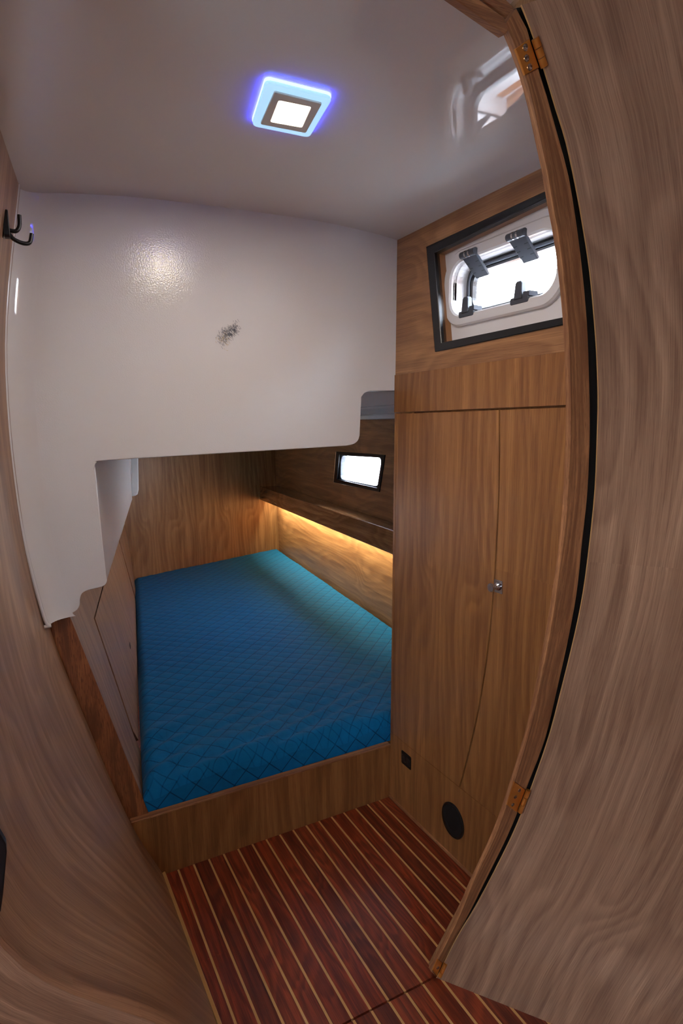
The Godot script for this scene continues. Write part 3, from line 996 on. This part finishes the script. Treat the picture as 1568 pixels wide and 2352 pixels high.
func build_shelf() -> void:
	var t := thing("berth_shelf", "long oak shelf box along the ship's side with warm light under it", "shelf", Vector3(1.7, 0.73, -3.5))
	var top: Array = [Vector3(1.7768, 0.8421, -4.9393)]
	var bot: Array = [Vector3(1.7709, 0.733, -4.9374)]
	var a: Vector3 = top[0]
	var b: Vector3 = bot[0]
	var a2 := Vector3(1.566, 0.842, -2.4437)
	var b2 := Vector3(1.5365, 0.733, -2.4003)
	var dir := (b2 - b).normalized()
	a2 += dir * 0.55
	b2 += dir * 0.55
	var nh := Vector3(0.9943, 0, 0.1069)
	var varnished := oak_flat.duplicate()
	varnished.roughness = 0.13
	part("shelf_front", slab([b, b2, a2, a], nh * 0.018, Vector3(0, 1, 0), dir, 0.006, 4), varnished, t)
	var tm := slab([a + Vector3(0.002, -0.001, 0), a2 + Vector3(0.002, -0.001, 0), a2 + nh * 0.22 + Vector3(0, -0.001, 0), a + nh * 0.25 + Vector3(0, -0.001, 0)], Vector3(0, -0.016, 0), nh, dir)
	part("shelf_top", tm, varnished, t)
	var y0 := b.y + 0.03
	part("shelf_bottom", slab([Vector3(b.x, y0, b.z) + nh * 0.018, Vector3(b2.x, y0, b2.z) + nh * 0.018, Vector3(b2.x, y0, b2.z) + nh * 0.22, Vector3(b.x, y0, b.z) + nh * 0.25], Vector3(0, 0.015, 0), nh, dir), oak_flat, t)
	# warm light strip tucked behind the front board
	var s0 := Vector3(b.x, y0 - 0.001, b.z) + nh * 0.04 + dir * 0.03
	var s1 := Vector3(b2.x, y0 - 0.001, b2.z) + nh * 0.04
	var strip := slab([s0, s1, s1 + nh * 0.012, s0 + nh * 0.012], Vector3(0, 0.004, 0), nh, dir)
	part("light_strip", strip, glow(Color(1.0, 0.95, 0.76), 3.0), t, "warm light strip under the shelf")
	var mid := (s0 + s1) / 2.0 + nh * 0.006 + Vector3(0, -0.004, 0)
	area("light_strip_lamp", mid, (nh * 1.0 + Vector3(0, -0.55, 0)).normalized(), dir, Vector2(0.012, (s1 - s0).length()), Color(1.0, 0.97, 0.80), STRIP_E)

const STRIP_E := 2.8
const LAMP_E := 0.42
const BLUE_E := 0.05

func build_doorway() -> void:
	var nf := Vector3(0, -0.2013, 0.9795)
	var t := thing("door_frame", "curved oak door frame around the cabin entrance with brass hinges", "door frame", Vector3(0.8, 0, -1.13))
	var inner: Array = curve([Vector3(0.6532, 1.9089, -0.7377), Vector3(0.6612, 1.9006, -0.7394), Vector3(0.6761, 1.8861, -0.7424), Vector3(0.6999, 1.8586, -0.7481), Vector3(0.7223, 1.8262, -0.7547), Vector3(0.7463, 1.7856, -0.7631), Vector3(0.7684, 1.7483, -0.7707), Vector3(0.7913, 1.703, -0.78), Vector3(0.8173, 1.6555, -0.7898), Vector3(0.8451, 1.5919, -0.8029), Vector3(0.8688, 1.5309, -0.8154), Vector3(0.8946, 1.4513, -0.8318), Vector3(0.9227, 1.3468, -0.8533), Vector3(0.942, 1.2546, -0.8722), Vector3(0.9576, 1.1611, -0.8914), Vector3(0.9656, 1.0818, -0.9077), Vector3(0.9712, 0.9843, -0.9277), Vector3(0.9746, 0.8923, -0.9466), Vector3(0.9737, 0.7707, -0.9716), Vector3(0.9718, 0.6813, -0.99), Vector3(0.9598, 0.5855, -1.0097), Vector3(0.943, 0.4752, -1.0323), Vector3(0.9215, 0.3817, -1.0516), Vector3(0.8817, 0.2734, -1.0738), Vector3(0.8481, 0.1588, -1.0974), Vector3(0.8052, 0.0529, -1.1191), Vector3(0.7908, 0.0259, -1.1247)], 3)
	var outer: Array = curve([Vector3(0.6679, 1.9293, -0.7335), Vector3(0.6908, 1.9119, -0.7371), Vector3(0.7205, 1.8715, -0.7454), Vector3(0.7381, 1.8508, -0.7497), Vector3(0.76, 1.8216, -0.7557), Vector3(0.7843, 1.7886, -0.7625), Vector3(0.8131, 1.7484, -0.7707), Vector3(0.8446, 1.6903, -0.7827), Vector3(0.8744, 1.6278, -0.7955), Vector3(0.903, 1.561, -0.8092), Vector3(0.9291, 1.4894, -0.8239), Vector3(0.9736, 1.3453, -0.8536), Vector3(1.0024, 1.2154, -0.8803), Vector3(1.0154, 1.1133, -0.9012), Vector3(1.0306, 0.9995, -0.9246), Vector3(1.0343, 0.8855, -0.948), Vector3(1.0323, 0.7884, -0.968), Vector3(1.0259, 0.6305, -1.0004), Vector3(0.997, 0.5058, -1.0261), Vector3(0.9776, 0.4177, -1.0442), Vector3(0.9548, 0.3483, -1.0584), Vector3(0.9134, 0.2452, -1.0796), Vector3(0.8711, 0.14, -1.1012), Vector3(0.8267, 0.0408, -1.1216), Vector3(0.809, -0.001, -1.1302)], 3)
	var ir := resampled(inner, 70)
	var orr := resampled(outer, 70)
	var band := []
	for k in 4:
		var r := []
		for i in ir.size():
			r.append(ir[i].lerp(orr[i], k / 3.0))
		band.append(r)
	part("jamb", shell(band, -nf * 0.012), jamb_wood, t)
	# near-black strip stands in for the shade in the gap between frame and door
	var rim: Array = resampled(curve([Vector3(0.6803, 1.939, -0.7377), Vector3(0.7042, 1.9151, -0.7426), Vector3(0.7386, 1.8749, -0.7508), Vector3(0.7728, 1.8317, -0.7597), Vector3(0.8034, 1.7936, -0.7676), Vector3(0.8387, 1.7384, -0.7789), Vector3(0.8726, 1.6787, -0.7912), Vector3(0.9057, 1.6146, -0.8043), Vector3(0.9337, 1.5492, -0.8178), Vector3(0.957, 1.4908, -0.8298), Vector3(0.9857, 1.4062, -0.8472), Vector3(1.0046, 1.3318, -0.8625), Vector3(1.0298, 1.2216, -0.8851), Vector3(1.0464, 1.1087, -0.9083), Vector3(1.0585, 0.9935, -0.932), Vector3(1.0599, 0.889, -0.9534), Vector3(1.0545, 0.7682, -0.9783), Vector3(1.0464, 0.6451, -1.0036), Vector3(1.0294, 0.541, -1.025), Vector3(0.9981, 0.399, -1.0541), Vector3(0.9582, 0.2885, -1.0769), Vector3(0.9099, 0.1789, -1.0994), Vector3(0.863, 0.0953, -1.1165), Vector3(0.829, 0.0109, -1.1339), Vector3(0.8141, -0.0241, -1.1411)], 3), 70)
	part("gap_shade", shell([moved(lj_mix(ir, orr, 0.9), -nf * 0.006), moved(lj_mix(orr, rim, 0.5), -nf * 0.003), moved(rim, Vector3(0.008, 0, 0))], -nf * 0.004), dark_gap, t)
	part("head", slab([Vector3(0.438, 1.9412, -0.727), Vector3(0.6523, 1.8949, -0.7365), Vector3(0.6567, 1.9003, -0.7354), Vector3(0.6472, 1.913, -0.7328), Vector3(0.4938, 1.9468, -0.7259)], -nf * 0.015, Vector3(0, 1, 0), Vector3(1, 0, 0), 0.002, 2), jamb_wood, t)
	part("head_rebate", slab([Vector3(0.4961, 1.9631, -0.7389), Vector3(0.6605, 1.9236, -0.747), Vector3(0.6803, 1.936, -0.7444), Vector3(0.648, 1.9474, -0.7421), Vector3(0.5419, 1.9711, -0.7372)], -nf * 0.012, Vector3(0, 1, 0), Vector3(1, 0, 0), 0.002, 2), jamb_wood, t)
	# left jamb follows the end of the ship's side from floor to ceiling
	var lj := moved(side_profile(1.0), nf * 0.012)
	var lk := []
	for i in lj.size():
		var d: Vector3 = (lj[mini(i + 1, lj.size() - 1)] - lj[maxi(i - 1, 0)]).normalized()
		var w := nf.cross(d).normalized()
		if w.x > 0.0:
			w = -w
		lk.append(lj[i] + w * 0.085)
	part("jamb", shell([lj, lj_mix(lj, lk, 0.5), lk], -nf * 0.03), wood(oak_wall.albedo_texture, 0.5, 1.4, Color(1.0, 0.95, 0.92), 0.4, Vector3(0.3, 0.7, 0)), t)
	# brass hinges with three screws, and their knuckles in the gap
	var spots: Array = [[Vector3(0.6739, 1.8833, -0.7399), Vector3(0.6974, 1.8569, -0.7454)], [Vector3(0.9511, 0.5384, -1.0163), Vector3(0.9416, 0.4753, -1.0293)], [Vector3(0.8042, 0.0624, -1.1141), Vector3(0.7932, 0.0307, -1.1206)]]
	var outs: Array = [[Vector3(0.6962, 1.9, -0.7365), Vector3(0.7212, 1.8704, -0.7426)], [Vector3(0.9908, 0.5024, -1.0237), Vector3(0.9765, 0.442, -1.0361)], [Vector3(0.8204, 0.0416, -1.1184), Vector3(0.8087, 0.0039, -1.1261)]]
	for h in 3:
		var a: Vector3 = spots[h][0]
		var b: Vector3 = spots[h][1]
		var c: Vector3 = outs[h][1]
		var d: Vector3 = outs[h][0]
		var plate := part("hinge", slab([a, b, c, d], -nf * 0.004, Vector3(1, 0, 0), Vector3(0, 1, 0), 0.0008, 1), brass, t)
		var n := 3 if h < 2 else 1
		for k in n:
			var s := (k + 0.5) / n
			var p := a.lerp(b, s).lerp(d.lerp(c, s), 0.42 + (0.14 if k == 0 else 0.0))
			part("screw", lathe(p, nf, [Vector2(0.0048, 0), Vector2(0.0046, 0.0012), Vector2(0.003, 0.0018), Vector2(0.0012, 0.0008), Vector2(0, 0.0008)], 16), chrome, plate)
		var e := (c - d) * 0.2
		for k in 3:
			var q0 := d.lerp(c, k / 3.0 + 0.01) + Vector3(0.006, 0, 0.004)
			var q1 := d.lerp(c, (k + 1) / 3.0 - 0.01) + Vector3(0.006, 0, 0.004)
			part("knuckle", tube([q0, q1], 0.0055, 0.0055, nf, 12), brass, plate)
	# the door itself, swung back towards the saloon
	var edge: Array = curve([Vector3(0.6722, 1.9322, -0.7289), Vector3(0.6958, 1.9086, -0.7337), Vector3(0.7298, 1.8689, -0.7419), Vector3(0.7635, 1.8263, -0.7506), Vector3(0.7938, 1.7886, -0.7584), Vector3(0.8286, 1.734, -0.7696), Vector3(0.8621, 1.6751, -0.7817), Vector3(0.8949, 1.6117, -0.7947), Vector3(0.9226, 1.5471, -0.808), Vector3(0.9455, 1.4894, -0.8199), Vector3(0.9739, 1.4058, -0.837), Vector3(0.9926, 1.3323, -0.8521), Vector3(1.0175, 1.2235, -0.8745), Vector3(1.0338, 1.1118, -0.8974), Vector3(1.0458, 0.9981, -0.9208), Vector3(1.0472, 0.8948, -0.942), Vector3(1.0419, 0.7755, -0.9666), Vector3(1.0339, 0.6538, -0.9916), Vector3(1.0171, 0.5509, -1.0127), Vector3(0.9862, 0.4107, -1.0415), Vector3(0.9468, 0.3014, -1.064), Vector3(0.899, 0.1932, -1.0862), Vector3(0.8527, 0.1106, -1.1032), Vector3(0.8191, 0.0272, -1.1203), Vector3(0.8044, -0.0074, -1.1274)], 3)
	var dirs := Vector3(0.58, 0, 0.815)
	var nd := Vector3(-0.815, 0, 0.58)
	var rows := []
	for i in 9:
		rows.append(moved(edge, dirs * (0.6 * i / 8.0)))
	var leaf := struct_root("door_1", "open oak laminate door with bowed hinge edge at the right")
	part("leaf", shell(rows, -nd * 0.034), oak_door, leaf)
	part("edge_band", tube(edge, 0.0012, 0.0012, nd, 6), maple, leaf)
	# bulkhead beside the door frame, behind the open door
	var ob := outer.duplicate()
	var bulk := moved(ob, -nf * 0.014) + [Vector3(1.69, 0.0, -1.161), Vector3(1.69, 1.5, -0.853), Vector3(1.215, 1.5, -0.853), Vector3(1.215, 1.945, -0.744), Vector3(0.7, 1.97, -0.739)]
	struct("wall_bulkhead_right", slab(bulk, -nf * 0.02, Vector3(1, 0, 0), Vector3(0, 1, 0)), oak_b, "bulkhead behind the open door")
	var lbulk := lk.filter(func(p): return p.y > 0.12 and p.y < 1.96) + [Vector3(-0.99, 1.975, -0.724), Vector3(-0.99, 0.0, -1.13)]
	lbulk.append(Vector3(lbulk[0].x, 0.0, -1.13))
	struct("wall_bulkhead_left", slab(moved(lbulk, -nf * 0.006), -nf * 0.03, Vector3(1, 0, 0), Vector3(0, 1, 0)), teak[0], "dark red bulkhead left of the doorway")
	# trim along the foot of the left wall
	struct("baseboard_left", slab([Vector3(0.294, 0.0, ZB), Vector3(0.306, 0, -1.14), Vector3(0.303, 0.011, -1.14), Vector3(0.291, 0.011, ZB)], Vector3(-0.008, -0.003, 0), Vector3(0, 1, 0), Vector3(0, 0, 1), 0.0015, 1), maple, "thin oak trim along the foot of the left wall")

func lj_mix(a: Array, b: Array, k: float) -> Array:
	var out := []
	for i in a.size():
		out.append(a[i].lerp(b[i], k))
	return out

func resampled(pts: Array, n: int) -> Array:
	var at := [0.0]
	for i in range(1, pts.size()):
		at.append(at[i - 1] + (pts[i] - pts[i - 1]).length())
	var out := []
	var j := 0
	for k in n + 1:
		var d: float = at[at.size() - 1] * k / n
		while j < pts.size() - 2 and at[j + 1] < d:
			j += 1
		out.append(pts[j].lerp(pts[j + 1], clampf((d - at[j]) / maxf(at[j + 1] - at[j], 1e-6), 0.0, 1.0)))
	return out

func build_lamp() -> void:
	var t := thing("ceiling_lamp", "square white ceiling lamp with a glowing blue rim", "ceiling lamp", Vector3(0.539, 1.975, -1.23))
	var rim: Array = [Vector3(0.4507, 1.968, -1.1288), Vector3(0.5844, 1.968, -1.1322), Vector3(0.6122, 1.968, -1.2977), Vector3(0.4834, 1.968, -1.2959)]
	var bez: Array = [Vector3(0.474, 1.964, -1.1467), Vector3(0.5711, 1.964, -1.1501), Vector3(0.5923, 1.964, -1.2716), Vector3(0.4935, 1.964, -1.2731)]
	var lit: Array = [Vector3(0.4916, 1.964, -1.1697), Vector3(0.5565, 1.964, -1.1676), Vector3(0.5746, 1.964, -1.2517), Vector3(0.5078, 1.964, -1.2546)]
	part("blue_rim", slab(rounded(rim, 0.014), Vector3(0, 0.008, 0), Vector3(1, 0, 0), Vector3(0, 0, 1), 0.002, 2), glow(Color(0.66, 0.84, 0.97), 0.95), t, "translucent rim lit blue")
	var sides := ring(rounded(grown(rim, 1.012), 0.014), rounded(grown(rim, 0.94), 0.013), Vector3(0, 0.0045, 0))
	var edge := part("rim_light", sides, glow(Color(0.20, 0.22, 1.0), BLUE_GLOW), t)
	edge.position += Vector3(0, 0.0062, 0)
	part("bezel", ring(rounded(bez, 0.004), rounded(lit, 0.005), Vector3(0, 0.005, 0), 0.001), plain(tone(226, 222, 216), 0.5), t)
	part("diffuser", slab(rounded(lit, 0.005), Vector3(0, 0.003, 0), Vector3(1, 0, 0), Vector3(0, 0, 1)), glow(Color(1.0, 0.96, 0.86), 4.0), t, "bright white square diffuser")
	area("ceiling_lamp_light", Vector3(0.534, 1.9615, -1.213), Vector3(0, -1, 0), Vector3(0, 0, -1), Vector2(0.066, 0.084), Color(1.0, 0.93, 0.80), LAMP_E)
	area("ceiling_lamp_rim_light", Vector3(0.539, 1.9600, -1.228), Vector3(0, -1, 0), Vector3(0, 0, -1), Vector2(0.13, 0.16), Color(0.45, 0.62, 1.0), BLUE_E)

const BLUE_GLOW := 26.0

func grown(pts: Array, k: float) -> Array:
	var c := Vector3.ZERO
	for p in pts:
		c += p / pts.size()
	return pts.map(func(p): return c + (p - c) * k)

func rounded(pts: Array, r: float, n := 5) -> Array:
	var out := []
	var m := pts.size()
	for i in m:
		var p: Vector3 = pts[i]
		var a: Vector3 = (pts[(i + m - 1) % m] - p).normalized()
		var b: Vector3 = (pts[(i + 1) % m] - p).normalized()
		for k in n + 1:
			var s := float(k) / n
			out.append(p + a * r * (1.0 - s) * (1.0 - s) + b * r * s * s)
	return out

func build_small() -> void:
	# double coat hook on the left wall
	var at := Vector3(0.03, 1.80, -1.6)
	var t := thing("coat_hook", "black double coat hook on the left wall by the ceiling", "hook", at)
	var w0: Vector3 = Vector3(0.0251, 1.82, -1.6317)
	t.position = w0
	var x := Vector3(1, 0, 0)
	var y := Vector3(0, 1, 0)
	var z := Vector3(0, 0, 1)
	part("back_plate", slab(round_rect(w0 + x * 0.006, z, y, 0.024, 0.06, 0.008, 4), Vector3(-0.012, 0, 0), z, y, 0.002, 2), black, t)
	part("prong", tube(curve([w0 + Vector3(0.004, -0.012, 0), w0 + Vector3(0.018, -0.012, -0.002), w0 + Vector3(0.026, 0.0, -0.004), w0 + Vector3(0.028, 0.024, -0.005)], 5), 0.0045, 0.0045, z, 10), black, t)
	part("prong", tube(curve([w0 + Vector3(0.004, -0.02, 0), w0 + Vector3(0.012, -0.03, 0.0), w0 + Vector3(0.03, -0.036, -0.004), w0 + Vector3(0.044, -0.032, -0.008), w0 + Vector3(0.05, -0.012, -0.010)], 5), 0.005, 0.0045, z, 10), black, t)
	# lock keeper on the wall end by the doorway
	var lp: Array = [Vector3(-0.0857, 0.8482, -0.9302), Vector3(-0.068, 0.8142, -0.9372), Vector3(-0.0624, 0.7935, -0.9414), Vector3(-0.0626, 0.7795, -0.9443), Vector3(-0.0735, 0.7107, -0.9584), Vector3(-0.0801, 0.6766, -0.9654), Vector3(-0.1026, 0.6837, -0.964)]
	var l := thing("lock_keeper", "black lock keeper at the near end of the left wall", "lock", lp[0])
	part("keeper_plate", slab(lp, -nfv() * 0.012, Vector3(1, 0, 0), Vector3(0, 1, 0), 0.002, 2), black, l)

func nfv() -> Vector3:
	return Vector3(0, -0.2013, 0.9795)

# the saloon behind the camera: closed but for two windows added for fill light
func build_saloon() -> void:
	struct("wall_saloon_right", block(Vector3(1.7, -0.01, -1.16), Vector3(1.75, 1.99, 1.5)), oak_wall, "saloon side wall right of the doorway")
	var rear := begin()
	var e := Vector3(1, 0, 0)
	var tb := Vector3(0, 0, 0.05)
	var q0 := Vector2(-0.75, 1.3)
	var q1 := Vector2(-0.32, 1.6)
	for b in [[-1.05, -0.01, q0.x, 1.99], [q1.x, -0.01, 1.75, 1.99], [q0.x, -0.01, q1.x, q0.y], [q0.x, q1.y, q1.x, 1.99]]:
		add_slab(rear, [Vector3(b[0], b[1], 1.45), Vector3(b[2], b[1], 1.45), Vector3(b[2], b[3], 1.45), Vector3(b[0], b[3], 1.45)], tb, e, Vector3(0, 1, 0))
	struct("wall_saloon_rear", rear.commit(), oak_wall, "saloon wall behind the viewer")
	var wr := struct_root("added_window_4", "unseen window added behind the viewer for fill light")  # unseen window, added to brighten the door frame and leaf
	part("pane", slab([Vector3(q0.x, q0.y, 1.47), Vector3(q1.x, q0.y, 1.47), Vector3(q1.x, q1.y, 1.47), Vector3(q0.x, q1.y, 1.47)], Vector3(0, 0, 0.006)), glass, wr)
	var x := -1.0
	var st := begin()
	var u := Vector3(0, 0, 1)
	var v := Vector3(0, 1, 0)
	var th := Vector3(-0.05, 0, 0)
	var z0 := -0.28
	var z1 := 0.28
	var y0 := 1.1
	var y1 := 1.52
	add_slab(st, [Vector3(x, 0, -1.16), Vector3(x, 0, z0), Vector3(x, 1.99, z0), Vector3(x, 1.99, -1.16)], th, u, v)
	add_slab(st, [Vector3(x, 0, z1), Vector3(x, 0, 1.5), Vector3(x, 1.99, 1.5), Vector3(x, 1.99, z1)], th, u, v)
	add_slab(st, [Vector3(x, 0, z0), Vector3(x, 0, z1), Vector3(x, y0, z1), Vector3(x, y0, z0)], th, u, v)
	add_slab(st, [Vector3(x, y1, z0), Vector3(x, y1, z1), Vector3(x, 1.99, z1), Vector3(x, 1.99, z0)], th, u, v)
	struct("wall_saloon_left", st.commit(), oak_wall, "saloon side wall with the added window that lights the open door")
	var w := struct_root("added_window_3", "unseen window added left of the doorway to light the open door")  # unseen window, placed and sized to light the open door
	part("pane", slab([Vector3(x - 0.02, y0, z0), Vector3(x - 0.02, y0, z1), Vector3(x - 0.02, y1, z1), Vector3(x - 0.02, y1, z0)], Vector3(-0.006, 0, 0)), glass, w)
	struct("ground_quay", block(Vector3(-30, -1.3, -30), Vector3(30, -1.25, 30), 0.0, Vector3(1, 0, 0), Vector3(0, 0, 1)), plain(tone(196, 196, 194), 0.9), "pale concrete quay outside the windows")
	# railings of the quay, faint in the blown-out windows
	var steel := plain(tone(58, 58, 66), 0.6)
	var line := thing("overhead_cable", "pair of thin cables crossing the bright upper hatch window", "cable", Vector3(6, 3.1, -6))
	for y in [3.158, 3.108]:
		part("wire", tube([Vector3(6.0, y, -28), Vector3(6.0, y, 12)], 0.008, 0.008, Vector3(0, 1, 0), 8), steel, line)
	for z in [-28.0, 12.0]:
		part("mast", tube([Vector3(6.0, -1.25, z), Vector3(6.0, 3.3, z)], 0.05, 0.05, Vector3(1, 0, 0), 10), steel, line)
	var rail := thing("quay_railing", "low railing faintly seen through the small berth window", "railing", Vector3(6, -1.25, -11))
	for y in [0.35, 0.19]:
		part("rail", tube([Vector3(6.0, y, -24), Vector3(6.0, y, 0)], 0.009, 0.009, Vector3(0, 1, 0), 8), steel, rail)
	for k in 5:
		part("post", tube([Vector3(6.0, -1.25, -23.5 + 5.8 * k), Vector3(6.0, 0.35, -23.5 + 5.8 * k)], 0.012, 0.012, Vector3(1, 0, 0), 8), steel, rail)
